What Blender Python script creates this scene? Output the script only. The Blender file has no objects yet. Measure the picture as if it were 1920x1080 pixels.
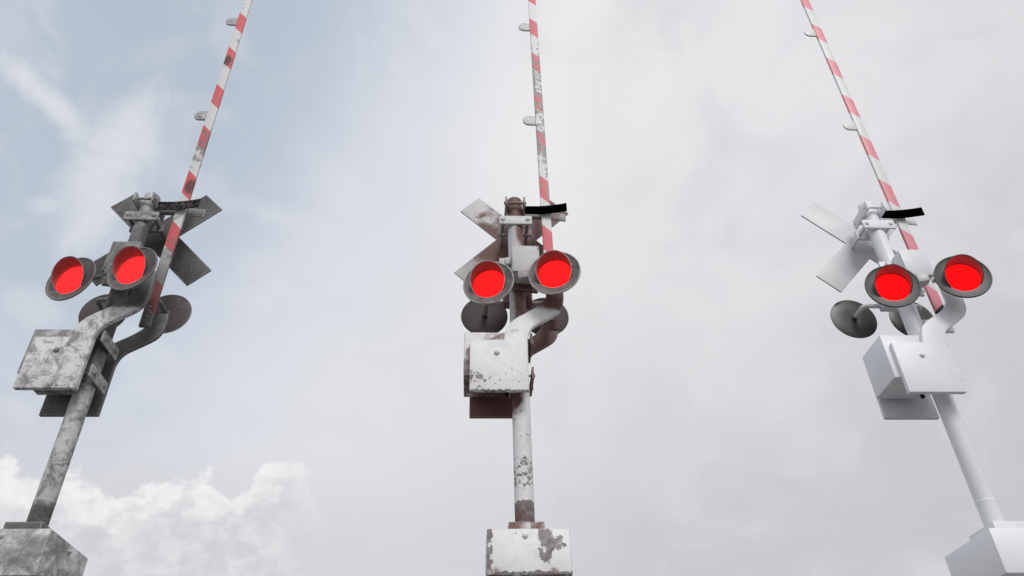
import bpy, bmesh, math, random
from mathutils import Vector, Matrix
R = math.radians
SC = bpy.context.scene
COL = SC.collection

# ------------------------------------------------------------------ node maths
class S:                                   # a scalar / colour / vector socket with operators
    def __init__(s, g, o): s.g, s.o = g, o
    def __add__(s, b): return s.g.m('ADD', s, b)
    def __radd__(s, b): return s.g.m('ADD', s, b)
    def __sub__(s, b): return s.g.m('SUBTRACT', s, b)
    def __rsub__(s, b): return s.g.m('SUBTRACT', b, s)
    def __mul__(s, b): return s.g.m('MULTIPLY', s, b)
    def __rmul__(s, b): return s.g.m('MULTIPLY', s, b)
    def __truediv__(s, b): return s.g.m('DIVIDE', s, b)
    def __neg__(s): return s.g.m('MULTIPLY', s, -1)
class G:
    def __init__(s, tree):
        s.t = tree; s.t.nodes.clear()
    def n(s, kind, **kw):
        nd = s.t.nodes.new(kind)
        for k, v in kw.items(): setattr(nd, k, v)
        return nd
    def put(s, sock, v):
        if isinstance(v, S): s.t.links.new(v.o, sock)
        elif isinstance(v, (tuple, list)):
            sock.default_value = (tuple(v) + (1,))[:4] if sock.type == 'RGBA' else tuple(v)
        else: sock.default_value = v
    def m(s, op, a, b=0.0, c=None, clamp=False):
        nd = s.n('ShaderNodeMath', operation=op, use_clamp=clamp)
        s.put(nd.inputs[0], a); s.put(nd.inputs[1], b)
        if c is not None: s.put(nd.inputs[2], c)
        return S(s, nd.outputs[0])
    def mx(s, a, b): return s.m('MAXIMUM', a, b)
    def mn(s, a, b): return s.m('MINIMUM', a, b)
    def obj(s): return S(s, s.n('ShaderNodeTexCoord').outputs['Object'])
    def gen(s): return S(s, s.n('ShaderNodeTexCoord').outputs['Generated'])
    def xyz(s, v):
        nd = s.n('ShaderNodeSeparateXYZ'); s.put(nd.inputs[0], v)
        return [S(s, o) for o in nd.outputs]
    def vec(s, x, y, z):
        nd = s.n('ShaderNodeCombineXYZ')
        for i, q in enumerate((x, y, z)): s.put(nd.inputs[i], q)
        return S(s, nd.outputs[0])
    def vm(s, op, a, b):
        nd = s.n('ShaderNodeVectorMath', operation=op)
        s.put(nd.inputs[0], a); s.put(nd.inputs[1], b)
        return S(s, nd.outputs['Value'] if op in ('LENGTH', 'DOT_PRODUCT', 'DISTANCE') else nd.outputs['Vector'])
    def noise(s, v, scale=5, detail=6, rough=.55, dist=0.0, off=0):
        if off: v = s.vm('ADD', v, (off * 1.37, off * 2.11, off * .73))
        nd = s.n('ShaderNodeTexNoise'); s.put(nd.inputs['Vector'], v)
        nd.inputs['Scale'].default_value = scale; nd.inputs['Detail'].default_value = detail
        nd.inputs['Roughness'].default_value = rough; nd.inputs['Distortion'].default_value = dist
        return S(s, nd.outputs['Fac'])
    def step(s, v, lo, hi, smooth=True):
        nd = s.n('ShaderNodeMapRange', interpolation_type='SMOOTHSTEP' if smooth else 'LINEAR')
        s.put(nd.inputs['Value'], v); s.put(nd.inputs['From Min'], lo); s.put(nd.inputs['From Max'], hi)
        return S(s, nd.outputs['Result'])
    def curve(s, v, pts):                  # piecewise curve y(x): ColorRamp on a 0..1 value
        x0, x1 = pts[0][0], pts[-1][0]; ys = [p[1] for p in pts]; a, b = min(ys), max(ys)
        nd = s.n('ShaderNodeValToRGB'); cr = nd.color_ramp; cr.interpolation = 'B_SPLINE' if len(pts) > 14 else 'EASE'
        s.put(nd.inputs[0], s.step(v, x0, x1, False))
        for i, (x, y) in enumerate(pts):
            p = (x - x0) / (x1 - x0); g = (y - a) / (b - a)
            e = cr.elements[0] if i == 0 else (cr.elements[-1] if i == len(pts) - 1 else cr.elements.new(p))
            e.position = p; e.color = (g, g, g, 1)
        return S(s, nd.outputs[0]) * (b - a) + a
    def mix(s, f, a, b):
        nd = s.n('ShaderNodeMix', data_type='RGBA')
        s.put(nd.inputs[0], f); s.put(nd.inputs[6], a); s.put(nd.inputs[7], b)
        return S(s, nd.outputs[2])
    def blob(s, P, c, r, e=0.0):           # 1 inside, fading to 0 at the ellipsoid radius r=(rx,ry,rz)
        v = s.vm('MULTIPLY', s.vm('SUBTRACT', P, c), tuple(1.0 / q if q else 0.0 for q in r))
        return s.m('SUBTRACT', 1.0, s.vm('LENGTH', v, (0, 0, 0)))

def lin(*c):                               # sRGB 0-255 -> linear
    return tuple(((v / 255) / 12.92 if v / 255 <= .04045 else ((v / 255 + .055) / 1.055) ** 2.4) for v in c)

# ------------------------------------------------------------------ materials
def new_mat(name):
    m = bpy.data.materials.new(name); m.use_nodes = True
    return m, G(m.node_tree)
def finish(g, col, rough=.6, metal=0.0, bump=None, bump_d=.004, spec=.4, coat=0):
    b = g.n('ShaderNodeBsdfPrincipled'); o = g.n('ShaderNodeOutputMaterial')
    g.put(b.inputs['Base Color'], col); g.put(b.inputs['Roughness'], rough); b.inputs['Metallic'].default_value = metal
    b.inputs['Specular IOR Level'].default_value = spec; b.inputs['Coat Weight'].default_value = coat
    if bump is not None:
        bn = g.n('ShaderNodeBump'); bn.inputs['Strength'].default_value = .7; bn.inputs['Distance'].default_value = bump_d
        g.put(bn.inputs['Height'], bump); g.t.links.new(bn.outputs[0], b.inputs['Normal'])
    g.t.links.new(b.outputs[0], o.inputs[0])
def edge_wear(g, P, rad_=.02, k=30):
    bv = g.n('ShaderNodeBevel', samples=3); bv.inputs['Radius'].default_value = rad_
    ge = g.n('ShaderNodeNewGeometry')
    d = 1.0 - g.vm('DOT_PRODUCT', S(g, bv.outputs[0]), S(g, ge.outputs['True Normal']))
    return g.step(d + (g.noise(P, k, 4, .6, off=13) - .5) * .10, .03, .10)
def bias(g, P, blobs):
    t = None
    for c, r, k in blobs:
        q = g.mx(g.mn(g.blob(P, c, r), .5), -.5) * k
        t = q if t is None else g.mx(t, q)
    return t if t is not None else 0.0

PAINT = (.74, .75, .77)
RUST_SHADE = (.130, .060, .050)  # rust brown, doubling as painted shade between parts
PRIMER = (.25, .24, .24)
def stripes_mask(g, P):
    x, y, z = g.xyz(P)
    q = (7.541 - z - (x - .303) * 1.1) / .788
    return g.m('LESS_THAN', g.m('FRACT', q + 20.0), .457)

def chipped(name, chips=.5, blobs=(), rust=(), base=PAINT, stripes=False, rough=.5, bs=16, rusts=5, painted_shade=(), edge=(.36, .345, .34), grime=.45):
    """white paint flaking down to grey primer, with painted patches of rust and shade"""
    m, g = new_mat(name); P = g.obj()
    b = base
    if stripes: b = g.mix(stripes_mask(g, P), base, (.56, .085, .095))
    soft = g.noise(P, 2.6, 7, .6, .4)
    b = g.mix(g.step(soft, .35, .75) * .22, b, (.52, .51, .52))
    if painted_shade: b = g.mix(g.step(g.noise(P, 3.5, 6, .6, .8, off=11) + bias(g, P, painted_shade), .45, .8) * .8, b, (.36, .35, .35))  # grey patches paint in the dimmer shade of the upper parts
    gm = g.noise(P, 6.5, 8, .66, 1.0, off=17)
    b = g.mix(g.step(gm, .46, .72) * grime, b, (.40, .385, .38))
    n = g.noise(P, bs, 9, .62, .3, off=3) * .8 + g.noise(P, bs * 3.1, 4, .6, off=4) * .2 + bias(g, P, blobs)
    chip = g.step(n, chips, chips + .055)
    halo = g.step(n, chips - .05, chips + .01) * .35
    b = g.mix(halo, b, (.83, .82, .82) if not stripes else (.5, .36, .36))
    gr = g.mix(g.step(g.noise(P, 24, 5, .6), .35, .7), PRIMER, (.14, .115, .11))
    b = g.mix(chip, b, gr)
    if rust:  # rust, also standing in for shade in recesses
        rn = g.noise(P, rusts, 9, .62, .6, off=7) + bias(g, P, rust)
        rf = g.step(rn, .56, .84)
        sp = g.noise(P, 38, 6, .7, off=2)
        rc = g.mix(g.step(sp, .35, .8), RUST_SHADE, (.165, .098, .088))
        b = g.mix(rf, b, rc)
    if edge: b = g.mix(edge_wear(g, P) * .7, b, edge)
    finish(g, b, rough + .0, bump=n * .6 + g.noise(P, 60, 4) * .15, bump_d=.0025)
    return m

def weathered(name, light=(.40, .40, .405), dark=(.10, .098, .1), mid=.5, scale=3.2, veins=.5, stripes=False, brown=None, bands=(), edge=(.36, .36, .36)):
    """dirty galvanised metal with swirled oxide and dark veins"""
    m, g = new_mat(name); P = g.obj()
    w = g.noise(P, scale, 8, .6, 2.2, off=1)
    f = g.step(w + bias(g, P, bands), mid - .2, mid + .2)
    b0 = light
    if stripes: b0 = g.mix(stripes_mask(g, P), light, (.56, .07, .08))
    b = g.mix(f * .95, b0, g.mix(.8, b0, dark))
    w2 = g.noise(P, scale * 1.9, 10, .70, .7, off=15)
    b = g.mix(g.step(w2, .43, .62) * .85, b, g.mix(.85, b, dark))
    v = g.m('ABSOLUTE', g.noise(P, scale * 1.7, 6, .55, 3.0, off=5) - .5)
    vein = (1.0 - g.step(v, 0.0, .035)) * g.step(g.noise(P, 4.5, 3, .5, off=9), .45, .65)
    b = g.mix(vein * veins, b, dark)
    sp = g.step(g.noise(P, 34, 8, .72, off=4), .56, .68)
    b = g.mix(sp * .42, b, dark)
    bl = g.step(g.noise(P, 2.1, 6, .6, .8, off=12) + bias(g, P, bands), .53, .68)
    b = g.mix(bl * .85, b, dark)
    fs = g.noise(P, 75, 4, .75, off=18)
    b = g.mix(g.step(fs, .52, .66) * .30, b, (.30, .295, .29))
    if brown: b = g.mix(g.step(g.noise(P, 7, 7, .65, off=6), .5, .68) * .6, b, brown)
    if edge: b = g.mix(edge_wear(g, P) * .75, b, edge)
    finish(g, b, .55, metal=.0, bump=w * .5 + g.noise(P, 45, 6, .7) * .3, bump_d=.004, spec=.45)
    return m

def clean(name, base=(.76, .77, .80), dirt_shade=.18, stripes=False, black_end=False, rough=.42, blobs=()):
    m, g = new_mat(name); P = g.obj()
    b = base
    if stripes:
        fine = g.step(g.noise(P, 90, 3, .7), .35, .7)
        b = g.mix(stripes_mask(g, P), base, g.mix(fine, (.74, .24, .28), (.84, .34, .38)))
    n = g.noise(P, 2.2, 6, .55, .5, off=2)
    b = g.mix(g.step(n + bias(g, P, blobs), .42, .8) * dirt_shade * 2, b, (.47, .48, .52))  # dirt mottling, plus shade painted in by the blobs
    n2 = g.noise(P, 26, 6, .6, off=8)
    b = g.mix(g.step(n2, .55, .8) * .18, b, (.5, .52, .55))
    if black_end:
        x, y, z = g.xyz(P)
        b = g.mix(g.m('LESS_THAN', z, 2.455 + .87 * (x - .311)) * g.m('GREATER_THAN', z, 2.33), b, (.003, .003, .003))
    finish(g, b, rough, bump=n2, bump_d=.001, spec=.5)
    return m

def plain(name, c, rough=.5, spec=.4, var=.3, scale=9, metal=0.0, c2=None):
    m, g = new_mat(name); P = g.obj()
    n = g.noise(P, scale, 8, .62, .4)
    dk = c2 or tuple(q * (1 - var) for q in c)
    finish(g, g.mix(g.step(n, .35, .68), c, dk), rough, metal=metal, bump=n, bump_d=.0015, spec=spec)
    return m

def lens_mat(name, col, k):
    m, g = new_mat(name); P = g.obj()
    n = g.n('ShaderNodeTexVoronoi'); g.put(n.inputs['Vector'], P); n.inputs['Scale'].default_value = 70
    f = g.step(S(g, n.outputs['Distance']), 0.0, .8)
    e = g.n('ShaderNodeEmission'); g.put(e.inputs[0], col); g.put(e.inputs[1], k * (1.08 - f * .16))
    o = g.n('ShaderNodeOutputMaterial'); g.t.links.new(e.outputs[0], o.inputs[0])
    return m

# mats[role] = (left, middle, right)
def Z(c, r, k): return (c, r, k)
crossZ = [Z((.40, .3, 3.55), (.95, 9, 1.1), 1.0), Z((-.15, .3, 3.55), (.50, 9, .50), .9), Z((-.3, .3, 4.0), (.16, 9, .12), .5)]  # rust blobs that also paint the shade around pole and lamps
M = {
 'pole': (weathered('grey_galvanised_pole', (.56, .56, .565), (.06, .058, .06), .48, 3.4, .8, bands=[Z((0, 0, .2), (0, 0, .18), .4), Z((0, 0, 2.6), (0, 0, 1.1), .7)]),
          chipped('chipped_white_pole', .63, [Z((0, 0, .62), (0, 0, .20), .25), Z((0, 0, .12), (0, 0, .26), 1.6), Z((-.04, -.08, .95), (.12, .1, .9), .08), Z((0, 0, .92), (0, 0, .10), .13)], bs=26, painted_shade=[Z((0, 0, 3.05), (0, 0, 1.3), .9)], rust=
                  
                  [Z((-.02, 0, 3.88), (0, 0, .42), 1.0), Z((.08, 0, 2.45), (.15, 9, .9), .95), Z((.07, 0, 3.55), (.10, 9, .5), .7), Z((-.1, 0, 1.50), (.18, 9, .42), .8), Z((0, 0, .17), (0, 0, .22), .5)]),  # rust and grey blobs also paint the shade beside lamps and housing
          clean('clean_white_pole', (.74, .765, .79), dirt_shade=.16, blobs=[Z((-.08, -.03, 3.1), (.1, .2, .9), .5)])),  # blob paints shade down the upper pole's left side
 'arm_plate': (weathered('grey_streaked_plate', (.70, .70, .71), (.07, .075, .077), .52, 3.4, .9, bands=[Z((.40, -.27, 2.55), (.6, .3, .34), 1.2)]),  # band paints the lamp's shade on the upper arm
               chipped('chipped_white_plate', .645, [Z((-.36, -.27, 1.47), (.24, .3, .19), .19), Z((0, -.27, 1.5), (.14, .3, .16), .14), Z((-.2, -.27, 1.55), (.16, .3, .14), .12), Z((0, -.27, 1.325), (9, .3, .028), .3)],
                       [Z((.42, -.27, 2.44), (.5, .3, .28), 1.0), Z((-.05, -.27, 1.97), (.06, .3, .06), .35), Z((-.48, -.27, 1.47), (.04, .2, .1), .35), Z((-.40, -.27, 1.47), (.05, .2, .04), .45)], bs=28, grime=.22, base=(.79, .80, .82)),  # first rust blob also paints lamp shade on the upper arm
               clean('clean_white_plate', dirt_shade=.05)),
 'rear_plate': (weathered('dark_grey_rear_plate', (.14, .135, .135), (.07, .066, .066), .5, 4, .4),
                chipped('rust_shaded_rear_plate', .62, [], [Z((0, .28, 2.0), (3, 9, 3), 1.4)], base=(.4, .36, .35)),  # rust brown over the whole plate also paints in its shade
                clean('clean_rear_plate', (.64, .65, .68), .2)),
 'housing': (weathered('grey_stained_housing', (.50, .50, .51), (.075, .075, .075), .5, 3.6, .6),
             chipped('rust_edged_housing', .60, [Z((-.55, -.2, 1.55), (.3, .6, .22), .4)],
                     [Z((-.50, -.25, 1.72), (.05, .3, .16), .55), Z((-.2, -.2, 1.95), (.3, .3, .1), .4), Z((-.3, 0, 1.51), (.35, .5, .02), .6)]),  # last rust blob also paints shade onto the underside
             clean('clean_white_housing', (.74, .765, .80), .06)),
 'cross': (weathered('dark_grey_crossbuck', (.105, .10, .10), (.045, .042, .043), .5, 3.5, .5, bands=[Z((-.55, .3, 4.1), (.3, 9, .3), -.5)]),
           chipped('rust_shaded_crossbuck', .60, [Z((-.5, .3, 4.15), (.3, 9, .3), .04)], crossZ, base=(.56, .555, .56), bs=26, painted_shade=[Z((-.35, .3, 3.3), (.5, 9, .5), .25)]),  # grey shade painted on the lower left board, besides the rust
           clean('clean_white_crossbuck', (.62, .63, .645), .32, blobs=[Z((-.1, .3, 3.55), (.45, 9, .5), .8)])),  # blob paints the soft shade around the crossbuck centre
 'block': (weathered('swirled_grey_base_block', (.72, .74, .74), (.12, .12, .125), .56, 2.1, .7),
           chipped('peeling_white_base_block', .60, [Z((.15, -.38, -.13), (.15, .3, .19), .40), Z((.02, -.38, -.05), (.12, .3, .06), .22), Z((-.33, -.38, -.2), (.07, .3, .5), .36), Z((.0, -.38, -.37), (.6, .3, .045), .4)],
                   [Z((-.33, -.38, -.34), (.14, .3, .10), .55), Z((.17, -.38, -.35), (.10, .3, .06), .5)], bs=9, grime=.30, base=(.79, .80, .81)),
           clean('clean_white_base_block', (.78, .80, .83), .06)),
 'plate': (weathered('dark_base_plate', (.16, .155, .155), (.07, .07, .07), .5, 6, .5),
           chipped('rusty_base_plate', .56, [], [Z((0, 0, 0), (2, 2, 2), .55)]),
           clean('clean_base_plate', (.68, .69, .71), .3)),
 'clamp': (weathered('grey_clamp_metal', (.46, .46, .46), (.09, .09, .09), .55, 6, .5),
           chipped('chipped_clamp', .60, [], base=(.62, .62, .62), rust=[Z((0, 0, 3.78), (2, 2, .13), .55), Z((.12, 0, 1.7), (.06, 3, 1), .9)]),
           clean('clean_clamp', dirt_shade=.12)),
 'bracket': (weathered('dark_bracket_metal', (.20, .195, .195), (.07, .07, .07), .5, 6, .5),
             chipped('rusty_bracket', .6, [], [Z((.02, 0, 2.62), (2, 2, .16), .9)], base=(.22, .16, .15)),
             clean('clean_bracket', (.68, .69, .71), .2)),
 'box': (weathered('grey_junction_box', (.27, .27, .27), (.08, .08, .08), .5, 6, .4),
         chipped('chipped_junction_box', .6, [Z((.2, -.3, 3.0), (.1, .1, .06), .25)], base=(.50, .495, .50), bs=24),
         clean('clean_junction_box', (.68, .70, .72), .06)),
 'disc': (weathered('dark_brown_grey_target', (.135, .13, .128), (.07, .062, .058), .5, 7, .3, brown=(.09, .05, .045)),
          plain('scuffed_grey_target', (.17, .16, .158), .6, c2=(.095, .086, .084), scale=12),
          plain('glossy_charcoal_target', (.115, .116, .118), .5, .5, .25, 4)),
 'rear_disc': (weathered('dark_rear_target', (.07, .064, .062), (.045, .035, .033), .5, 7, .3, brown=(.07, .034, .028)),
          plain('brown_rear_target', (.042, .030, .028), .6, c2=(.045, .033, .031), scale=5),
          plain('glossy_rear_target', (.035, .035, .036), .36, .5, .5, 3)),
 'hood': (weathered('grey_hood', (.13, .125, .12), (.09, .085, .08), .5, 8, .2),
          plain('scuffed_hood', (.15, .14, .135), .6, c2=(.11, .10, .095), scale=14),
          plain('charcoal_hood', (.16, .16, .16), .35)),
 'lens': (lens_mat('lit_red_lens_left', (1, .015, .016), 2.7), lens_mat('lit_red_lens_middle', (1, .0065, .007), 2.7), lens_mat('lit_red_lens_right', (1, .0025, .003), 2.7)),
 'gate': (None, None, None),
 'cradle': (None, plain('black_painted_strap', (.0012, .0012, .0012), .9, 0.0), plain('black_strap', (.0012, .0012, .0012), .9, 0.0)),
 'cradle_rear': (weathered('grey_strap', (.17, .165, .165), (.09, .085, .085), .5, 8, .3),
                 chipped('rusty_strap', .6, [], [Z((.35, .05, 3.78), (.3, .3, .3), .5)], base=(.34, .31, .30)), clean('clean_strap', (.66, .68, .70), .2)),
 'pipe': (weathered('grey_conduit', (.24, .24, .235), (.1, .1, .1), .5, 9, .3), chipped('scuffed_conduit', .6, [], [Z((0, 0, 2.6), (2, 2, .3), .32)], base=(.34, .31, .30)), clean('clean_conduit', (.55, .57, .58), .1)),
 'rim': (plain('grey_rim', (.19, .185, .18), .5), plain('pale_worn_rim', (.44, .43, .42), .5, c2=(.25, .24, .23), scale=16), plain('dark_rim', (.06, .06, .06), .35)),
 'black': tuple([plain('black_rubber', (.01, .01, .01), .7, .2)] * 3),
 'tab': (weathered('grey_mottled_tab', (.66, .67, .67), (.16, .16, .16), .5, 12, .5), chipped('grey_chipped_tab', .55, base=(.60, .60, .60)), clean('clean_tab', (.74, .745, .75), .1)),
}
def gate_left():
    m, g = new_mat('striped_arm_with_black_smudges'); P = g.obj(); x, y, z = g.xyz(P)
    st = stripes_mask(g, P)
    b = g.mix(st, (.64, .66, .65), (.64, .11, .125))
    b = g.mix(g.step(g.noise(P, 5, 8, .65, 1.0, off=2) + bias(g, P, [Z((.35, 0, 4.75), (.4, .4, .45), .18), Z((.35, 0, 3.6), (.4, .4, .7), .05)]), .54, .66) * .8, b, (.16, .16, .155))
    b = g.mix(g.step(g.noise(P, 60, 4, .7), .5, .75) * .3, b, (.3, .2, .2))
    for c in ((.34, 0, 6.45), (.38, 0, 4.12)):
        b = g.mix(g.step(g.blob(P, c, (.1, .2, .17)) + (g.noise(P, 22, 6, .7) - .5) * 1.3, .15, .6) * .85, b, (.04, .03, .03))
    low = 1.0 - g.step(z, 2.75, 3.4)
    b = g.mix(low * .85, b, g.mix(st, (.13, .125, .125), (.11, .05, .045)))
    b = g.mix(g.m('LESS_THAN', z, 2.438 - .8 * (x - .271)), b, (.12, .115, .11))
    finish(g, b, .55, bump=g.noise(P, 40, 6, .7), bump_d=.001)
    return m
def gate_mid():
    m, g = new_mat('striped_arm_peeling_to_grey'); P = g.obj(); x, y, z = g.xyz(P)
    b = g.mix(stripes_mask(g, P), (.74, .755, .76), g.mix(g.step(g.noise(P, 80, 3), .35, .7), (.66, .13, .155), (.74, .20, .225)))
    side = g.m('ABSOLUTE', x - .352) * 2.0
    n = g.noise(P, 13, 9, .65, .5, off=4) + bias(g, P, [Z((.35, 0, 5.55), (0, 0, 1.75), .27), Z((.4, 0, 4.2), (.06, 0, .3), .2)]) + side - .06
    b = g.mix(g.step(n, .60, .645), b, (.33, .335, .335))
    b = g.mix(g.step(g.noise(P, 18, 7, .65, off=9) + bias(g, P, [Z((.35, 0, 5.7), (0, 0, 1.5), .25)]), .63, .73) * .7, b, (.17, .165, .165))
    b = g.mix(1.0 - g.step(z, 2.45, 2.6), b, g.mix(.5, RUST_SHADE, (.16, .10, .09)))
    finish(g, b, .5, bump=n, bump_d=.001)
    return m
M['gate'] = (gate_left(), gate_mid(), clean('pink_striped_clean_arm', (.74, .76, .76), .05, stripes=True, black_end=True))
def speck():
    m, g = new_mat('speckled_black_strap'); P = g.obj()
    n = g.noise(P, 42, 6, .75, .8) + bias(g, P, [Z((.34, -.06, 3.745), (.45, .3, .09), .16), Z((.5, -.06, 3.8), (.22, .3, .12), .08)])
    finish(g, g.mix(g.step(n, .56, .60), (.0015, .0015, .0015), (.10, .09, .088)), .8, bump=n, bump_d=.001, spec=.1)
    return m
M['cradle'] = (speck(),) + M['cradle'][1:]

# ------------------------------------------------------------------ mesh helpers
def bev(bm, w, seg=1):
    if w:
        es = [e for e in bm.edges if len(e.link_faces) == 2 and e.calc_face_angle(0) > .6]
        bmesh.ops.bevel(bm, geom=es, offset=w, segments=seg, affect='EDGES', profile=.5, clamp_overlap=True)
def box(x0, x1, y0, y1, z0, z1, w=.006, rotz=0, c=None):
    bm = bmesh.new(); bmesh.ops.create_cube(bm, size=1)
    for v in bm.verts:
        v.co = Vector(((x0 + x1) / 2 + v.co.x * (x1 - x0), (y0 + y1) / 2 + v.co.y * (y1 - y0), (z0 + z1) / 2 + v.co.z * (z1 - z0)))
    bev(bm, w, 2)
    if rotz:
        bmesh.ops.rotate(bm, verts=bm.verts, cent=c or ((x0 + x1) / 2, (y0 + y1) / 2, 0), matrix=Matrix.Rotation(rotz, 3, 'Z'))
    return bm
def prism(pts, y0, y1, w=.005):            # outline in x,z extruded along y
    bm = bmesh.new()
    a = [bm.verts.new((x, y0, z)) for x, z in pts]; f = bm.faces.new(a)
    r = bmesh.ops.extrude_face_region(bm, geom=[f])
    for v in r['geom']:
        if isinstance(v, bmesh.types.BMVert): v.co.y = y1
    bmesh.ops.recalc_face_normals(bm, faces=bm.faces)
    bev(bm, w, 2)
    return bm
def cyl(p, q, r, n=24, r2=None, w=0):
    p, q = Vector(p), Vector(q); d = q - p; bm = bmesh.new()
    bmesh.ops.create_cone(bm, cap_ends=True, segments=n, radius1=r, radius2=r if r2 is None else r2, depth=d.length)
    bev(bm, w, 2)
    m = d.to_track_quat('Z', 'Y').to_matrix()
    for v in bm.verts: v.co = m @ v.co + (p + q) / 2
    return bm
def tube(path, r, n=14):
    bm = bmesh.new(); P = [Vector(p) for p in path]; rings = []
    up = Vector((0, 0, 1))
    for i, p in enumerate(P):
        d = (P[min(i + 1, len(P) - 1)] - P[max(i - 1, 0)]).normalized()
        a = d.cross(up)
        a = (a if a.length > .05 else d.cross(Vector((1, 0, 0)))).normalized(); b = a.cross(d)
        rings.append([bm.verts.new(p + r * (math.cos(t) * a + math.sin(t) * b)) for t in [2 * math.pi * k / n for k in range(n)]])
    for A, B in zip(rings, rings[1:]):
        for k in range(n): bm.faces.new((A[k], A[(k + 1) % n], B[(k + 1) % n], B[k]))
    bm.faces.new(rings[0][::-1]); bm.faces.new(rings[-1])
    bmesh.ops.recalc_face_normals(bm, faces=bm.faces)
    return bm
def lathe(prof, n=64):                     # prof (r, h): revolved about local Z
    bm = bmesh.new(); rings = []
    for r, h in prof:
        if r < 1e-6: rings.append([bm.verts.new((0, 0, h))])
        else: rings.append([bm.verts.new((r * math.cos(2 * math.pi * k / n), r * math.sin(2 * math.pi * k / n), h)) for k in range(n)])
    for A, B in zip(rings, rings[1:]):
        for k in range(n):
            a, b = A[k % len(A)], A[(k + 1) % len(A)]; c, d = B[(k + 1) % len(B)], B[k % len(B)]
            vs = []
            for v in (a, b, c, d):
                if v not in vs: vs.append(v)
            if len(vs) > 2: bm.faces.new(vs)
    bmesh.ops.recalc_face_normals(bm, faces=bm.faces)
    return bm
def join(*bms):
    out = bmesh.new()
    for b in bms:
        me = bpy.data.meshes.new('t'); b.to_mesh(me); out.from_mesh(me); bpy.data.meshes.remove(me); b.free()
    return out
def place(bm, c, n, roll_up=Vector((0, 0, 1))):  # local z -> n, local y -> as near world up as possible
    n = Vector(n).normalized(); x = roll_up.cross(n).normalized(); y = n.cross(x)
    m = Matrix((x, y, n)).transposed()
    for v in bm.verts: v.co = m @ v.co + Vector(c)
    return bm
OFF = .363 + .35                           # the part meshes are drawn from the top of the base block; the Empty stands on the ground
def part(name, bm, role, parent, smooth=True, ang=35):
    me = bpy.data.meshes.new(name); bm.to_mesh(me); bm.free()
    if smooth:
        me.shade_smooth()
        me.set_sharp_from_angle(angle=R(ang))
    o = bpy.data.objects.new(name, me); COL.objects.link(o); me.materials.append(M[role][0])
    o.parent = parent; o['role'] = role
    if parent.type == 'EMPTY': o.location = (0, 0, OFF)
    return o

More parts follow.
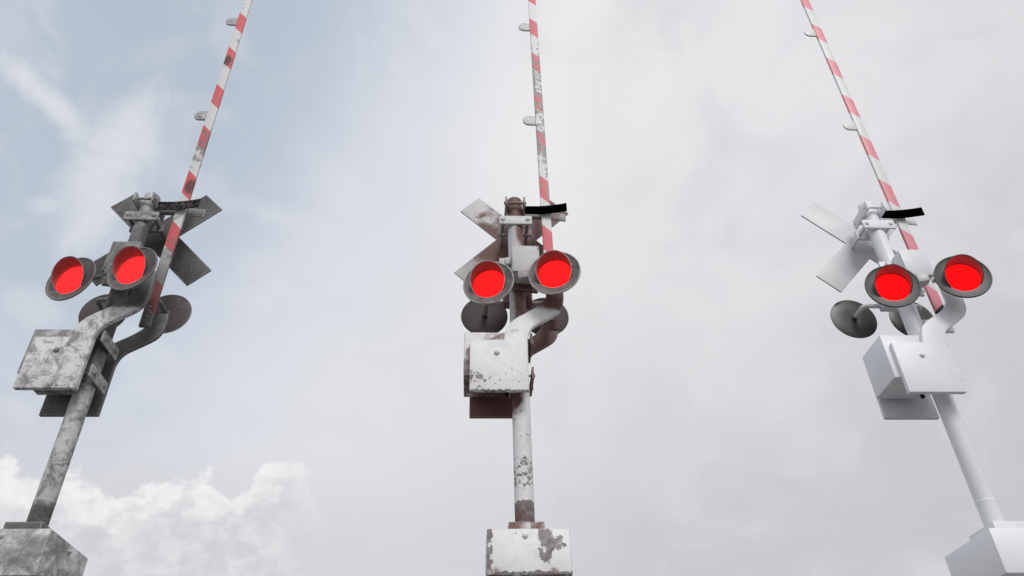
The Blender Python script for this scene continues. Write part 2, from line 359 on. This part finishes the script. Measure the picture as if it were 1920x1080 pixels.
# ------------------------------------------------------------------ one crossing signal
GZ = 3.12                                  # level of the ballast bed the signals stand on
def make_signal():
    root = bpy.data.objects.new('railway_crossing_signal', None); COL.objects.link(root); root.empty_display_size = .3
    # foundation
    blk = part('base_block', box(-.334, .334, -.382, .359, -.363, 0, .008), 'block', root)
    part('footing', box(-.25, .25, -.28, .26, -1.0, -.363, .01), 'block', root)
    for c, n in (((-.03, -.382, -.06), (0, -1, 0)), ((.334, 0, -.06), (1, 0, 0))):
        part('bolt', place(lathe([(0, .022), (.012, .019), (.02, .010), (.024, 0), (.024, -.005)], 16), c, n), 'block', blk)
    bp = part('base_plate', box(-.15, .15, -.2, .19, 0, .123, .006), 'plate', root)
    # pole
    r = .0855
    pole = part('pole', cyl((0, 0, .123), (0, 0, 3.945), r, 48, w=.006), 'pole', root)
    part('collar', cyl((0, 0, .352), (0, 0, .372), r + .0015, 48, w=.0005), 'pole', pole)
    # mechanism housing with its chamfered lid
    hs = part('mechanism_housing', box(-.545, -.09, -.216, .212, 1.515, 2.0, .012), 'housing', root)
    part('drain_plug', cyl((-.125, .11, 1.475), (-.125, .11, 1.515), .02, 16), 'black', root)
    # counterweight arms: one in front of the pole and one behind
    left = [(-.163, 1.88), (-.152, 1.95), (-.125, 2.03), (-.09, 2.085), (-.035, 2.135), (.05, 2.19), (.12, 2.235), (.18, 2.28), (.225, 2.325), (.255, 2.375), (.272, 2.43), (.278, None)]
    right = [(.442, None), (.446, 2.44), (.443, 2.37), (.432, 2.30), (.412, 2.25), (.38, 2.205), (.33, 2.165), (.26, 2.118), (.18, 2.068), (.13, 2.03), (.098, 1.99), (.078, 1.94), (.065, 1.88)]
    def dense(p):                          # Catmull-Rom smoothing
        out = []
        for i in range(len(p) - 1):
            a, b, c, d = p[max(i - 1, 0)], p[i], p[i + 1], p[min(i + 2, len(p) - 1)]
            for t in (0, .33, .67):
                out.append(tuple(.5 * (2 * b[k] + (c[k] - a[k]) * t + (2 * a[k] - 5 * b[k] + 4 * c[k] - d[k]) * t * t + (3 * b[k] - a[k] - 3 * c[k] + d[k]) * t ** 3) for k in (0, 1)))
        return out + [p[-1]]
    def outline(top):
        L_ = [(x, top if z is None else z) for x, z in left]; R_ = [(x, top if z is None else z) for x, z in right]
        return [(-.488, 1.328), (-.488, 1.878)] + dense(L_) + dense(R_) + [(.063, 1.328)]
    fa = part('counterweight_arm', prism(outline(2.68), -.27, -.218, .005), 'arm_plate', root)
    part('bolt', place(lathe([(0, .026), (.014, .023), (.024, .012), (.029, 0), (.029, -.005)], 20), (-.232, -.27, 1.729), (0, -1, 0)), 'clamp', fa)
    ra = part('counterweight_arm', prism(outline(2.515), .255, .297, .005), 'rear_plate', root)
    # two strap clamps on the right of the pole
    for z in (1.932, 1.552):
        c = part('strap_clamp', box(.098, .118, -.212, .150, z - .062, z + .062, .004), 'clamp', root)
        for y in (-.145, .095):
            part('bolt', place(lathe([(0, .016), (.016, .014), (.02, .008), (.02, -.004)], 6), (.118, y, z), (1, 0, 0)), 'bracket', c)
            part('bolt_shank', cyl((.098, y, z), (-.12, y, z), .012, 10), 'bracket', c)
    # gate arm
    ga = part('gate_arm', box(.303, .411, -.004, .034, 2.186, 10.4, .004), 'gate', root)
    for z in (5.358, 7.338, 9.318):
        pts = [(.302, z - .078), (.302, z + .078)] + [(.222 + .078 * math.cos(t), z + .078 * math.sin(t)) for t in [math.pi / 2 + math.pi * k / 14 for k in range(15)]]
        tb = part('reflector_tab', prism(pts, .002, .026, .003), 'tab', ga)
    for z in (2.30, 2.42):
        part('bolt', place(lathe([(0, .014), (.014, .012), (.018, .006), (.018, -.004)], 6), (.357, -.004, z), (0, -1, 0)), 'bracket', ga)
    # crossbuck
    X = [(-.403, 4.298), (-.621, 4.081), (-.195, 3.648), (-.675, 3.155), (-.452, 2.928), (.033, 3.423), (.513, 2.94), (.732, 3.159), (.259, 3.645), (.668, 4.071), (.439, 4.301), (.022, 3.872)]
    part('crossbuck', prism(X, .318, .340, .003), 'cross', root)
    # crossbuck clamp
    c = part('clamp_bar', box(-.180, .183, -.104, -.078, 3.516, 3.634, .004), 'clamp', root)
    for x in (-.139, .136):
        part('bolt', place(lathe([(0, .020), (.016, .018), (.026, .009), (.027, -.004)], 12), (x, -.104, 3.583), (0, -1, 0)), 'clamp', c)
        part('bolt_shank', cyl((x, -.078, 3.575), (x, .320, 3.575), .021, 14), 'bracket', c)
    part('clamp_bar', box(-.182, .190, .088, .125, 3.517, 3.64, .004), 'bracket', root)
    # upper clamp with side flanges and the cradle that receives the raised gate arm
    for s in (-1, 1):
        fl = part('flange', box(s * .1 - .011, s * .1 + .011, -.182, .182, 3.736, 3.854, .003), 'clamp', root)
        for y in (-.13, .148):
            part('bolt', place(lathe([(0, .016), (.014, .014), (.02, .008), (.02, -.004)], 6), (s * .111, y, 3.80), (s, 0, 0)), 'clamp', fl)
    for y in (-.13, .148):
        part('clamp_rod', cyl((-.09, y, 3.80), (.09, y, 3.80), .016, 14), 'clamp', root)
    def strap(ys, z0, z1, t):
        bm = bmesh.new(); A = []
        for x, y in ys:
            A.append([bm.verts.new(q) for q in ((x, y, z0), (x, y, z1), (x, y + t, z1), (x, y + t, z0))])
        for a, b in zip(A, A[1:]):
            for k in range(4): bm.faces.new((a[k], a[(k + 1) % 4], b[(k + 1) % 4], b[k]))
        bm.faces.new(A[0]); bm.faces.new(A[-1][::-1]); bmesh.ops.recalc_face_normals(bm, faces=bm.faces)
        bev(bm, .002, 1)
        return bm
    N = 16
    fr = [(.112 + (.584 - .112) * k / N, -.045 - .062 * max(0, (k / N - .25) / .75) ** 1.7) for k in range(N + 1)]
    cr = part('arm_cradle', strap(fr, 3.722, 3.840, .014), 'cradle', root, ang=60)
    rr = [(.112 + (.590 - .112) * k / N, .052 + .030 * max(0, (k / N - .45) / .55) ** 1.3) for k in range(N + 1)]
    part('arm_cradle', strap(rr, 3.730, 3.842, .014), 'cradle_rear', root, ang=60)
    # junction box and light bracket
    jb = part('junction_box', box(-.064, .220, -.306, -.088, 2.678, 3.018, .016), 'box', root)
    part('box_lid', box(-.064, .220, -.322, -.3065, 2.678, 3.018, .012), 'box', jb)
    part('bracket_plate', box(-.19, .11, -.118, -.087, 2.80, 3.015, .006), 'box', root)
    part('light_bracket', box(-.14, .215, -.098, -.064, 2.605, 2.735, .005, rotz=R(12)), 'bracket', root)
    part('light_bracket', box(-.145, .165, .10, .24, 2.60, 2.76, .006), 'bracket', root)
    # signal lamps in front, blind rear lamps behind
    al = R(194.4 - 180)                    # yaw of the front pair
    nf = Vector((-math.sin(al), -math.cos(al), 0)); tf = Vector((math.cos(al), -math.sin(al), 0))
    c1 = Vector((-.308, -.350, 2.500)); c2 = Vector((.337, -.520, 2.500))
    def hood(rad=.178, L=.135):
        bm = bmesh.new(); A = []; n = 56; a0 = 128
        for k in range(n + 1):
            ph = R(-a0 + 2 * a0 * k / n); q = abs(-a0 + 2 * a0 * k / n)
            l = L * min(1.0, max(.015, (1 - (max(0, q - 12) / (a0 - 12)) ** 1.45)))
            x, y = math.sin(ph), math.cos(ph); ro, ri = rad, rad - .006
            A.append([bm.verts.new(v) for v in ((x * ro, y * ro, 0), (x * ro, y * ro, l), (x * ri, y * ri, l), (x * ri, y * ri, 0))])
        for a, b in zip(A, A[1:]):
            for i in range(4): bm.faces.new((a[i], a[(i + 1) % 4], b[(i + 1) % 4], b[i]))
        bm.faces.new(A[0]); bm.faces.new(A[-1][::-1]); bmesh.ops.recalc_face_normals(bm, faces=bm.faces)
        return bm
    def hood_lip(rad=.178, L=.135):        # rolled bead along the front edge of the hood
        path = []
        for k in range(57):
            ph = R(-126 + 252 * k / 56); q = abs(math.degrees(ph))
            l = L * min(1.0, max(.015, (1 - (max(0, q - 12) / 116) ** 1.45)))
            path.append((math.sin(ph) * (rad - .002), math.cos(ph) * (rad - .002), l))
        return tube(path, .0048, 8)
    ctr = (c1 + c2) / 2
    arm_c = ctr - nf * .115 + Vector((0, 0, .075))
    for c, sgn in ((c1, -1), (c2, 1)):
        lp = part('signal_lamp', place(lathe([(.150, -.045), (.173, -.045), (.1735, -.003), (.19, 0), (.243, .004), (.250, .009), (.252, .004), (.256, -.006), (.20, -.012), (.168, -.030), (.12, -.062), (.05, -.075), (0, -.077)]), c, nf), 'disc', root, ang=50)
        part('rim', place(lathe([(.2475, .007), (.250, .014), (.256, .015), (.261, .012), (.261, -.002), (.2565, -.005)]), c, nf), 'rim', lp, ang=60)
        part('lens', place(lathe([(.163, -.03), (.163, -.014), (.156, -.005), (.12, .003), (.06, .009), (0, .011)]), c, nf), 'lens', lp)
        hd = part('hood', place(hood(), c, nf), 'hood', lp, ang=40)
        part('hood_lip', place(hood_lip(), c, nf), 'rim', lp, ang=40)
        e = c - nf * .115 + Vector((0, 0, .075)); b = c - nf * .06
        path = [b, b - nf * .02 + Vector((0, 0, .03)), e - tf * sgn * .01 + Vector((0, 0, -.025)), e - tf * sgn * .05, arm_c + tf * sgn * .10]
        part('conduit', tube(path, .022), 'pipe', root)
    cp = part('conduit_coupler', place(box(-.045, .045, -.045, .045, -.055, .055, .010), Vector((.048, arm_c.y - .01, 2.60)), tf), 'pipe', root)
    part('conduit_coupler', box(-.13, -.066, -.16, -.115, 2.90, 2.995, .012), 'box', root)
    for cx, sgn in ((-.337, -1), (.333, 1)):
        c = Vector((cx, .444, 2.655))
        lp = part('signal_lamp', place(lathe([(0, .022), (.028, .022), (.032, .006), (.12, .009), (.20, .006), (.24, -.001), (.254, -.004), (.256, -.012), (.252, -.018), (.20, -.016), (.15, -.03), (0, -.03)]), c, (0, -1, 0)), 'rear_disc', root, ang=50)
        part('lens', place(lathe([(.155, -.030), (.12, -.042), (.06, -.048), (0, -.05)]), c, (0, -1, 0)), 'rear_disc', lp)
        hd = hood()
        for v in hd.verts: v.co.z *= -1
        bmesh.ops.reverse_faces(hd, faces=hd.faces)
        part('hood', place(hd, c + Vector((0, .02, 0)), (0, -1, 0)), 'hood', lp, ang=40)
        y0, y1 = .415, .205
        sx = -sgn
        path = [(cx + sx * .012, y0, 2.66)] + [(cx + sx * .012, .31, 2.66), (cx + sx * .014, .255, 2.66)] + \
               [(cx + sx * (.014 + .04 * (1 - math.cos(t))), .255 - .04 * math.sin(t), 2.66) for t in (R(25), R(50), R(75), R(90))] + [(sgn * .14, .215, 2.66)]
        part('conduit', tube(path, .025), 'pipe', root)
    return root

def children(o): return [c for c in bpy.data.objects if c.parent == o]
KIDS = {}
def index():
    KIDS.clear()
    for o in bpy.data.objects:
        if o.parent: KIDS.setdefault(o.parent.name, []).append(o)
proto = make_signal()
index()
def copy_tree(o, parent=None):
    c = o.copy(); COL.objects.link(c); c.parent = parent
    for ch in list(KIDS.get(o.name, [])): copy_tree(ch, c)
    return c
TR = [(-3.6436, 6.5438, 2.2334), (.4564, 6.4777, 2.1843), (4.5564, 6.4225, 2.1458)]
CAMZ = 1.6
roots = [proto, copy_tree(proto), copy_tree(proto)]
LAB = ['dirty grey railway crossing signal with swirling stains and a speckled black cradle strap',
       'white railway crossing signal with rust patches and peeling paint on its base block',
       'clean white railway crossing signal with pinkish stripes on its raised gate arm']
index()
def dress(o, i):
    for c in KIDS.get(o.name, []):
        rl = c['role']
        c.material_slots[0].link = 'OBJECT'; c.material_slots[0].material = M[rl][i]
        dress(c, i)
for i, rt in enumerate(roots):
    x, y, z = TR[i]
    rt.location = (x, y, z + CAMZ - OFF)
    rt['label'] = LAB[i]; rt['category'] = 'crossing signal'; rt['group'] = 'crossing signals in a row'
    dress(rt, i)
for o in bpy.data.objects:
    if 'role' in o: del o['role']

# ------------------------------------------------------------------ ground: a ballast bank the signals stand on
def ground():
    bm = bmesh.new(); random.seed(4)
    xs = [-900, -300, -100, -40, -20] + [i * .5 for i in range(-30, 31)] + [20, 40, 100, 300, 900]
    ys = [(-900, 0), (-200, 0), (-30, 0), (-5, 0), (.6, 0), (1.4, 0), (2.4, .65), (3.6, 1.6), (4.7, 2.5), (5.5, 3.02), (6.0, GZ), (6.8, GZ), (7.6, GZ), (9, 3.1), (12, 3.0), (20, 2.6), (60, 2), (300, 1), (1500, 0)]
    G_ = [[bm.verts.new((x, y, z + (random.uniform(-.03, .03) if abs(x) < 16 and 0 < y < 13 and not 5.9 < y < 7.7 else 0))) for x in xs] for y, z in ys]
    for A, B in zip(G_, G_[1:]):
        for i in range(len(xs) - 1): bm.faces.new((A[i], A[i + 1], B[i + 1], B[i]))
    me = bpy.data.meshes.new('ground'); bm.to_mesh(me); bm.free()
    me.shade_smooth()
    o = bpy.data.objects.new('ground', me); COL.objects.link(o); o['kind'] = 'structure'
    m, g = new_mat('gravel_ballast'); P = g.obj()
    v = g.n('ShaderNodeTexVoronoi'); g.put(v.inputs['Vector'], P); v.inputs['Scale'].default_value = 22
    d = S(g, v.outputs['Distance']); c = S(g, v.outputs['Color'])
    cx, cy, cz = g.xyz(c)
    b = g.mix(cx, (.15, .14, .135), (.34, .325, .315))
    b = g.mix(g.step(d, .35, .7) * .6, b, (.07, .065, .06))
    b = g.mix(g.step(g.noise(P, .35, 5), .4, .7) * .3, b, (.22, .19, .15))
    finish(g, b, .9, bump=1.0 - d, bump_d=.03, spec=.2)
    me.materials.append(m)
ground()

# ------------------------------------------------------------------ camera
pi_, ya, ro = R(36.979317927858894), R(3.552425876582582), R(-1.6192380002890614)
fwd = Vector((math.sin(ya) * math.cos(pi_), math.cos(ya) * math.cos(pi_), math.sin(pi_)))
right = Vector((math.cos(ya), -math.sin(ya), 0)); up = right.cross(fwd)
r2 = right * math.cos(ro) + up * math.sin(ro); u2 = up * math.cos(ro) - right * math.sin(ro)
cam = bpy.data.cameras.new('camera'); co = bpy.data.objects.new('camera', cam); COL.objects.link(co)
co.matrix_world = Matrix((( r2.x, u2.x, -fwd.x, 0), (r2.y, u2.y, -fwd.y, 0), (r2.z, u2.z, -fwd.z, CAMZ), (0, 0, 0, 1)))
cam.sensor_width = 36; cam.lens = 1447.993 / 1920 * 36; cam.clip_end = 5000; cam.clip_start = .05
SC.camera = co

# ------------------------------------------------------------------ light
SUN_AZ, SUN_EL = R(168), R(40)            # azimuth from +Y towards +X: high behind the viewer
sd = Vector((math.sin(SUN_AZ) * math.cos(SUN_EL), math.cos(SUN_AZ) * math.cos(SUN_EL), math.sin(SUN_EL)))
sl = bpy.data.lights.new('sun', 'SUN'); so = bpy.data.objects.new('sun', sl); COL.objects.link(so)
sl.energy = 1.5; sl.angle = R(22); sl.color = (1, .975, .95)
so.rotation_euler = sd.to_track_quat('Z', 'Y').to_euler()

w = bpy.data.worlds.new('World'); w.cycles.sampling_method = 'MANUAL'; w.cycles.sample_map_resolution = 256
SC.world = w; w.use_nodes = True
g = G(w.node_tree)
sky = g.n('ShaderNodeTexSky', sky_type='NISHITA'); sky.sun_disc = False
sky.sun_elevation = SUN_EL; sky.sun_rotation = SUN_AZ; sky.air_density = 1.0; sky.dust_density = 2.0
D = g.gen(); dx, dy, dz = g.xyz(D)
az = g.m('ARCTAN2', dx, dy) * (180 / math.pi)
el = g.m('ARCSINE', dz) * (180 / math.pi)
K = 10.0                                   # world strength is 0.1: cloud radiances are written x10
def rad(c): return tuple(v * K for v in lin(*c))
nis = g.vm('MULTIPLY', S(g, sky.outputs[0]), (1.0, 1.0, 1.0))
# thin veil over the clear sky
nlow = g.noise(D, 2.2, 3, .5, .4)
nmid = g.noise(D, 4.0, 5, .5, .5, off=3)
blue = g.mix(.90, nis, rad((187, 199, 213)))
blue = g.mix(g.step(el, 8.0, 55.0), g.mix(.6, blue, rad((206, 213, 224))), blue)
blue = g.mix(g.step(az + (nmid - .5) * 14.0 - (el - 35.0) * .45, -36.0, -8.0) * .85, blue, rad((206, 213, 226)))
# overcast sheet from the centre to the right
ov = g.mix(g.step(nlow, .3, .7), rad((221, 221, 224)), rad((229, 229, 232)))
lum = g.mx(g.blob(g.vec(az, el, 0.0), (8, 52, 0), (22, 20, 1)), 0.0)
ov = g.mix(g.step(lum, 0.0, .8), ov, rad((235, 235, 236)))
ov = g.mix(g.step(az * .35 - el + (nmid - .5) * 12.0, -34.0, -3.0) * .9, ov, rad((194, 195, 200)))
nbig = g.noise(g.vec(az * .03 - el * .022, el * .05 + az * .012, 0.0), 2.4, 5, .52, .5, off=6)
ov = g.mix(g.step(nbig, .44, .70) * .35 * g.step(az, 6, 20), ov, rad((203, 203, 210)))
ov = g.mix((1.0 - g.step(nbig, .28, .50)) * .35 * g.step(az, 6, 20), ov, rad((229, 229, 231)))
back = g.step(dy, .25, -.25)               # bright thin overcast behind the viewer
cover = g.step(az + (nlow - .5) * 14.0 + (nmid - .5) * 10.0 - (el - 35.0) * .50, -27.0, 3.0)
col = g.mix(cover, blue, ov)
# wispy cirrus veils on the left
Wv = g.vec(az * .030 + el * .022, el * .044 - az * .030, 0.0)
wn = g.noise(Wv, 3.0, 6, .52, .7, off=2)
A2 = g.vec(az, el, 0.0)
# each veil: centre direction, long axis and cross axis (already divided by its half sizes), strength
WISPS = [
    ((-0.4638, 0.5666, 0.6785), (7.1015, 9.8009, -3.3297), (-31.0533, 11.9097, -31.174), 0.95),
    ((-0.4169, 0.6405, 0.6378), (-3.3339, 3.7034, -5.8978), (-17.6548, -13.1856, 1.7004), 0.95),
    ((-0.4716, 0.6482, 0.5975), (34.4662, 13.1281, 12.963), (0.932, 44.6251, -47.6713), 0.6),
    ((-0.4841, 0.7131, 0.5058), (14.7865, 13.203, -4.4616), (-15.065, 8.1278, -25.8759), 0.5),
    ((-0.2338, 0.7197, 0.6483), (8.307, 2.8995, -0.2226), (-11.06, 28.9164, -36.0944), 0.45),
    ((-0.2457, 0.7751, 0.5814), (25.2931, 4.9852, 4.0443), (0.3611, 24.0032, -31.8457), 0.55),
    ((-0.2544, 0.841, 0.4757), (16.6405, 5.8057, -1.3629), (-8.4857, 16.4358, -33.5944), 0.45),
    ((-0.49, 0.7705, 0.4071), (20.3753, 19.3913, -12.1757), (-24.4461, 3.2959, -35.6597), 0.6),
    ((-0.0533, 0.5689, 0.8192), (10.0964, 9.7068, -6.0846), (-38.2809, 26.6545, -20.9985), 0.5),
    ((-0.172, 0.699, 0.6902), (5.9958, 6.3698, -4.9557), (-16.8285, 7.0348, -11.3181), 0.3),
    ((-0.3696, 0.7844, 0.4966), (14.7327, 10.67, -5.8901), (-20.7499, 10.7516, -32.4244), 0.35),
    ((-0.3556, 0.5531, 0.75), (9.1769, -0.4526, 4.6845), (11.7978, 34.418, -19.7868), 0.2)]

ragged = (g.noise(D, 8, 8, .64, 1.2, off=4) - .5) * 3.0 + (wn - .5) * 1.6
wf = None
for c_, t_, n_, k_ in WISPS:
    e_ = g.vm('SUBTRACT', D, c_)
    a_, b_ = g.vm('DOT_PRODUCT', e_, t_), g.vm('DOT_PRODUCT', D, n_)
    q = g.step(1.0 - g.m('SQRT', a_ * a_ + b_ * b_) + ragged * .60, -.10, .95) * k_
    wf = q if wf is None else g.mx(wf, q)
wf = g.m('MULTIPLY', g.mx(wf, g.step(wn, .46, .76) * .40), g.step(dy, -.1, .2))
col = g.mix(wf * .92 * (1.0 - g.step(az, -8, 8)), col, rad((221, 224, 229)))
nf_ = g.noise(D, 10, 5, .55, .8, off=31)
col = g.mix(g.step(nf_, .50, .72) * .20, col, rad((232, 233, 236)))
col = g.mix((1.0 - g.step(nf_, .28, .48)) * .14 * g.step(az, -10, 10), col, rad((188, 189, 197)))
# haze and low cloud bank
low = 1.0 - g.step(el + (nmid - .5) * 8.0 + az * .10, 15.0, 24.0)
col = g.mix(low * .85 * (1.0 - g.step(az, -4, 16)), col, rad((213, 212, 216)))
# cumulus heads
top = g.curve(az, [(-60, 19), (-40, 21.5), (-34, 22.6), (-32.3, 22.0), (-30.6, 20.2), (-28.6, 21.6), (-26.4, 20.6), (-25.2, 19.6), (-22.5, 21.8), (-19.6, 23.0), (-18.0, 21.6), (-16.9, 21.2), (-15.8, 24.2), (-13.6, 24.2), (-12.2, 22.8), (-10.2, 20.6), (-6, 17.0), (10, 12)])
Cv = g.vec(az * .1, el * .12, 0.0)
vor = g.n('ShaderNodeTexVoronoi', feature='SMOOTH_F1'); vor.inputs['Scale'].default_value = 5.5; vor.inputs['Smoothness'].default_value = .35
dist = g.noise(Cv, 6, 5, .6, off=1)
g.put(vor.inputs['Vector'], g.vm('ADD', Cv, g.vec(dist * .16, dist * -.13, 0.0)))
puff = (.5 - S(g, vor.outputs['Distance'])) * 1.6 + (g.noise(Cv, 11, 8, .6, off=5) - .5) * 3.0 + (g.noise(Cv, 3.5, 3, .5, off=8) - .5) * 1.5
depth = top + puff - el                    # degrees below the cloud top
cm = g.step(depth, -.1, .9) * (1.0 - g.step(az, -16.0, -10.0))
shade = g.step(depth + (g.noise(Cv, 5, 6, .6, off=6) - .5) * 6.0, .3, 3.4)
cc = g.mix(shade, rad((242, 241, 241)), g.mix(g.step(g.noise(Cv, 7, 6, .6, off=21), .35, .68), rad((208, 208, 214)), rad((225, 224, 227))))
col = g.mix(cm * .97, col, cc)
col = g.mix(back, col, rad((234, 234, 238)))
col = g.mix(g.step(el, 2.0, -4.0), col, rad((190, 190, 194)))
bg = g.n('ShaderNodeBackground'); g.put(bg.inputs[0], col); bg.inputs[1].default_value = .1
wo = g.n('ShaderNodeOutputWorld'); g.t.links.new(bg.outputs[0], wo.inputs[0])

SC.view_settings.view_transform = 'Standard'; SC.view_settings.look = 'None'
SC.view_settings.exposure = 0; SC.view_settings.gamma = 1
SC.render.engine = 'CYCLES'
